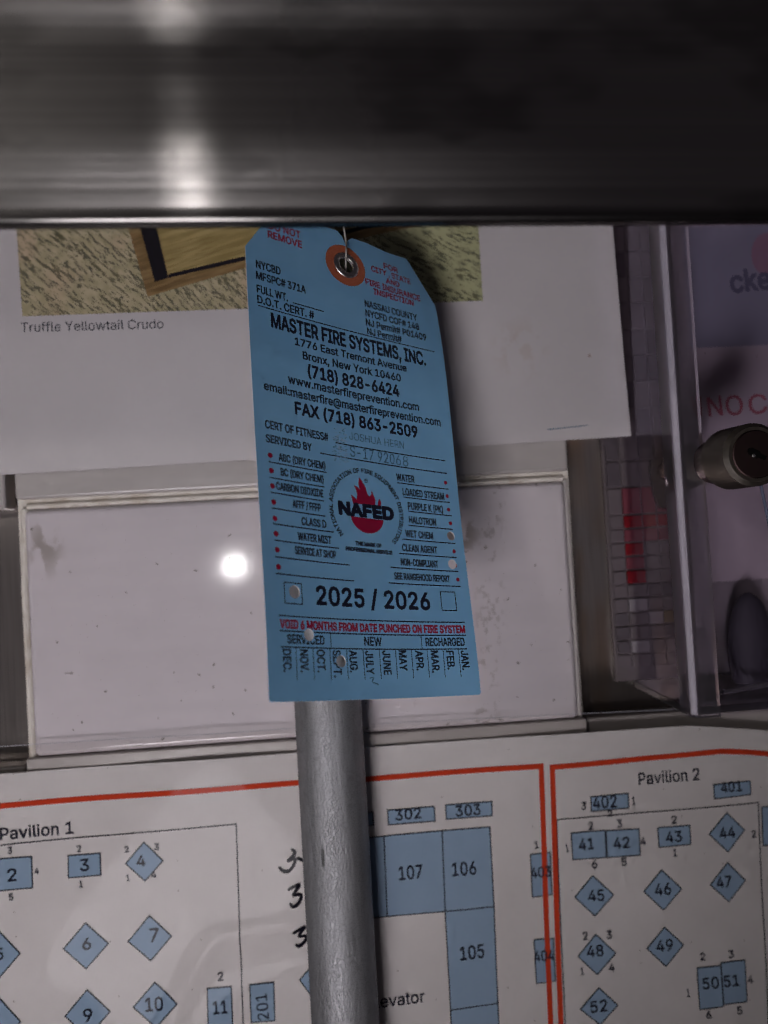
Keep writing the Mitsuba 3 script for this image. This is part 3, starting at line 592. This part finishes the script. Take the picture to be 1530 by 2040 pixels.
# thin tie thread through the eyelet
e0 = np.ravel(surf(3.30, 12.82)) * 100; e0 = np.array([e0[0], -e0[1], e0[2]]).ravel(); e1 = np.ravel(surf(3.38, 13.7)) * 100; e1 = np.array([e1[0], -e1[1], e1[2]]).ravel()
th = spline([e0 + [0, -.35, -.05], e0 + [0.0, .10, .08], e0 + [.03, .16, .4], e1 + [0, .1, -.1], e1 + [-.05, .05, .5], e1 + [-.2, 0, 1.6], e1 + [-.3, -.2, 4]], 60)
k = put('tie_thread', tube(th, .03, 8), 'thread', smooth=True)
tag(k, 'thin pale thread tied through the eyelet at the top of the blue tag', 'thread')

# ------------------------------------------------------------------ the clear box on the right, its lock and what is inside
BX, BO, BZ0, BZ1 = 9.14, 5.0, -7.2, 14.0
boxk = thing('clear_box', 'clear acrylic locked guard box with vented side on the right of the wall', 'box')
def ext(poly, z0, z1):
    m = trimesh.creation.extrude_polygon(poly, (z1 - z0), engine='earcut')
    v = m.vertices; m.vertices = np.stack([v[:, 0] * CM, -v[:, 1] * CM, (v[:, 2] + z0) * CM], 1); m.fix_normals(); return m
shell = sbox(BX, BO - .95, BX + .90, BO).buffer(-.30).buffer(.30, 12).union(sbox(BX + .4, BO - .3, BX + .90, BO)).union(sbox(BX, BO - .95, BX + .28, BO - .6))
inner = sbox(BX + .30, BO - 1.8, BX + 2, BO - .30).buffer(-.12).buffer(.12, 8)
post = shell.difference(inner)
put('corner_post', ext(post.simplify(.002), BZ0, BZ1), 'acrylic', boxk, 25)
q = np.array([P(BX + .05, .5, BZ0), P(BX + .05, BO - .96, BZ0), P(BX + .05, BO - .96, BZ1), P(BX + .05, .5, BZ1)])
put('side_pane', (q, np.array([[0, 1, 2], [0, 2, 3]])), 'acrylic_side', boxk)
put('highlight_rod', tube([(BX + .13, BO - .15, zz) for zz in np.linspace(BZ0 + .1, BZ1, 30)], .13, 12), 'cloudy_edge', boxk, True)  # pale rod added in place of the bright highlight along the post edge
put('base', rbox(BX + .02, 26, .05, BO - .45, BZ0, BZ0 + .25, .04), 'acrylic', boxk, 30)
q = np.array([P(BX + .91, BO - .15, BZ0), P(26, BO - .15, BZ0), P(26, BO - .15, BZ1), P(BX + .91, BO - .15, BZ1)])
put('front_pane', (q, np.array([[0, 1, 2], [0, 2, 3]])), 'acrylic_pane', boxk)
# lock
LX, LZ = 10.36, .89
lk = thing('cam_lock', 'round worn brass cam lock with keyhole on the front of the clear box', 'lock')
put('barrel', cyl_o(LX, LZ, 5.95, 7.5, .94, r2=.92, bevel=.12), 'lock_brass', lk, 35)
put('face_plug', cyl_o(LX, LZ, 7.45, 7.55, .70, bevel=.03), 'lock_face', lk, 35)
kw = unary_union([sbox(-.035, -.26, .035, .26), sbox(-.08, -.05, .08, .2)]).buffer(.03)
kw = affinity.rotate(kw, 62)
m = trimesh.creation.extrude_polygon(kw, .03, engine='earcut'); v = m.vertices
m.vertices = np.stack([v[:, 0] + LX, -(v[:, 2] + 7.545), v[:, 1] + LZ], 1) * CM; m.fix_normals(); put('keyway', m, 'keyway_black', lk)
for s in (-.10,):
    put('keyway_ward', cyl_o(LX + s, LZ + s * .4, 7.56, 7.595, .055, 12, bevel=.015), 'eyelet_metal', lk, 35)
put('collar', cyl_o(LX, LZ, 5.02, 6.0, .70, bevel=.05), 'dark_steel', lk, 35)
nut = Point(0, 0).buffer(.80, 2); nut = Polygon([(.82 * math.cos(a), .82 * math.sin(a)) for a in np.arange(6) * math.pi / 3 + .3])
m = trimesh.creation.extrude_polygon(nut, .5, engine='earcut'); v = m.vertices
m.vertices = np.stack([v[:, 0] + LX, -(v[:, 2] + 2.7), v[:, 1] + LZ], 1) * CM; m.fix_normals(); put('nut', m, 'dark_steel', lk)
put('threaded_stem', cyl_o(LX, LZ, 1.2, 5.0, .30), 'lock_brass', lk, 35)
cam = Polygon([(-.32, .4), (.32, .4), (.36, 0), (.25, -.9), (.1, -1.3), (-.1, -1.3), (-.28, -.9), (-.38, 0)]).buffer(.05)
m = trimesh.creation.extrude_polygon(cam, .2, engine='earcut'); v = m.vertices
m.vertices = np.stack([v[:, 0] + LX - .1, -(v[:, 2] + 1.1), v[:, 1] + LZ], 1) * CM; m.fix_normals(); put('cam', m, 'lock_brass', lk)
k = put('cord', tube(spline([(10.62, 7.2, .0), (10.68, 7.25, -.6), (10.85, 7.2, -1.6), (11.0, 7.2, -2.6), (11.2, 7.2, -5.5)], 30), .045), 'cord_blue', smooth=True)
tag(k, 'thin blue grey cord hanging down from the brass lock', 'cord')
# inside the box
note = thing('notice_sheet', 'blue and white notice with red lettering seen through the clear box', 'paper')
def fl(shape_or_vf, o, mat, name, parent=note):
    v, f = shape_or_vf if isinstance(shape_or_vf, tuple) else flat(shape_or_vf)
    return put(name, (world(np.c_[v, np.full(len(v), o)]), f), mat, parent)
fl(sbox(11.0, -3.35, 24, 14), .60, 'notice_paper', 'paper')
fl(sbox(11.9, 5.55, 24, 10.2), .615, 'notice_blue', 'blue_panel')
for c, x0, x1 in (('W', 11.85, 12.3), ('N', 12.5, 13.05), ('O', 13.2, 13.85), ('C', 14.1, 14.8)):
    fl(thick(text_at(c, (x0, 2.92), (x1, 2.96), .72, False), .012), .63, 'notice_red', 'red_letter')
fl(thick(text_at('cke', (13.7, 7.62), (15.3, 7.72), .80, True), .02), .635, 'notice_ink', 'dark_letters')
fl(Polygon(spline([(14.7, 8.5), (14.6, 9.2), (15.0, 9.8), (15.8, 9.7), (15.9, 8.6), (15.2, 8.2), (14.7, 8.5)], 40)), .625, 'notice_pink', 'pink_spot')
gr = thing('cell_grille', 'grille of small mauve and red cells seen through the left side of the clear box', 'grille')
put('back_plate', rbox(8.40, 10.95, .05, .30, BZ0 + .3, 13.5, .04), 'grille_mauve', gr, 30)
cols = [8.45, 9.02, 9.78, 10.36, 10.80]
rows = list(np.arange(-6.4, -.1, .525)) + list(np.arange(.42, 13, 1.0))
rg = np.random.default_rng(11)
for z0, z1 in zip(rows[:-1], rows[1:]):
    for c0, c1 in zip(cols[:-1], cols[1:]):
        low = z1 < 0
        m_ = 'grille_mauve' if rg.random() < .6 else 'grille_dark'
        if low and rg.random() < .22: m_ = 'grille_pale' if rg.random() < .6 else 'grille_brown'
        if -3.3 < z0 < -.35 and c0 > 8.9:
            m_ = 'grille_red' if not (c0 > 9.7 and z0 < -1.9) else 'grille_mauve'
            if m_ == 'grille_red' and int(round((z0 + 6.4) / .525)) % 2: m_ = 'grille_dim_red'
        g_ = .022 + .02 * rg.random()
        put('cell', rbox(c0 + g_, c1 - g_, .25, .36 + .06 * rg.random(), z0 + g_, z1 - g_, .03), m_, gr, 30)
liner = put('back_liner', rbox(11.0, 26, .05, .5, BZ0 + .4, -3.36, .03), 'liner_pale', boxk, 30)
sp = trimesh.creation.icosphere(4); v = sp.vertices.copy(); v[:, 2] = np.where(v[:, 2] < -.6, -.6 + (v[:, 2] + .6) * .3, v[:, 2])
sp.vertices = np.stack([13.0 + .82 * v[:, 0], -(1.6 + .6 * v[:, 1]), -5.9 + 2.2 * v[:, 2]], 1) * CM
k = put('navy_bulb', sp, 'navy_rubber', smooth=True); tag(k, 'dark navy rounded rubber bulb inside the bottom of the clear box', 'bulb')
k = put('pale_tube', tube(spline([(10.9, 3.4, -6.80), (11.3, 3.2, -6.86), (12.0, 2.9, -6.86), (13.2, 2.6, -6.86), (15.5, 2.4, -6.84)], 30), .085), 'white_tube', smooth=True)
tag(k, 'thin pale tube lying on the floor of the clear box', 'tube')

# ------------------------------------------------------------------ the steel bar across the top
zc = np.linspace(0, 7.0, 160)
slope = .10 + .15 * (1 - np.clip((zc - 1.2) / .6, 0, 1)) + .24 * np.clip((zc - 3.1) / .6, 0, 1)
off = np.cumsum(slope) * (zc[1] - zc[0])
rng = np.random.default_rng(5)
off += np.convolve(rng.normal(0, .006, 160), np.ones(9) / 9, 'same') + np.convolve(rng.normal(0, .0006, 160), np.ones(3) / 3, 'same')
r = .14; a = np.linspace(-math.pi / 2, -.12, 10)
lip = np.c_[14 - r + r * np.cos(a), r + r * np.sin(a)]
prof = np.vstack([[[13.7, .9]], [[13.6, .15]], [[13.66, .03]], lip, np.c_[14 + off[6:] - off[6], zc[6:]], [[14.9, 7.2], [14.3, 7.3], [13.9, 4.0], [13.7, .9]]])
s = np.r_[0, np.cumsum(np.linalg.norm(np.diff(prof, axis=0), axis=1))]
xs = np.linspace(-30, 30, 41)
XX, II = np.meshgrid(xs, np.arange(len(prof)), indexing='ij')
zt = prof[II, 1] + 5.36 - .0277 * XX
vb = np.stack([XX, -prof[II, 0], zt], -1).reshape(-1, 3) * CM
uvb = np.stack([XX * CM, s[II] * CM], -1).reshape(-1, 2)
i, j = np.meshgrid(np.arange(len(xs) - 1), np.arange(len(prof) - 1), indexing='ij'); m_ = len(prof)
f = np.stack([i * m_ + j, (i + 1) * m_ + j, (i + 1) * m_ + j + 1, i * m_ + j + 1], -1).reshape(-1, 4)
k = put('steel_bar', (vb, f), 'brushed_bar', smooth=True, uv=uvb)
tag(k, 'wide brushed stainless steel shelf edge crossing the top in front of everything', 'shelf')
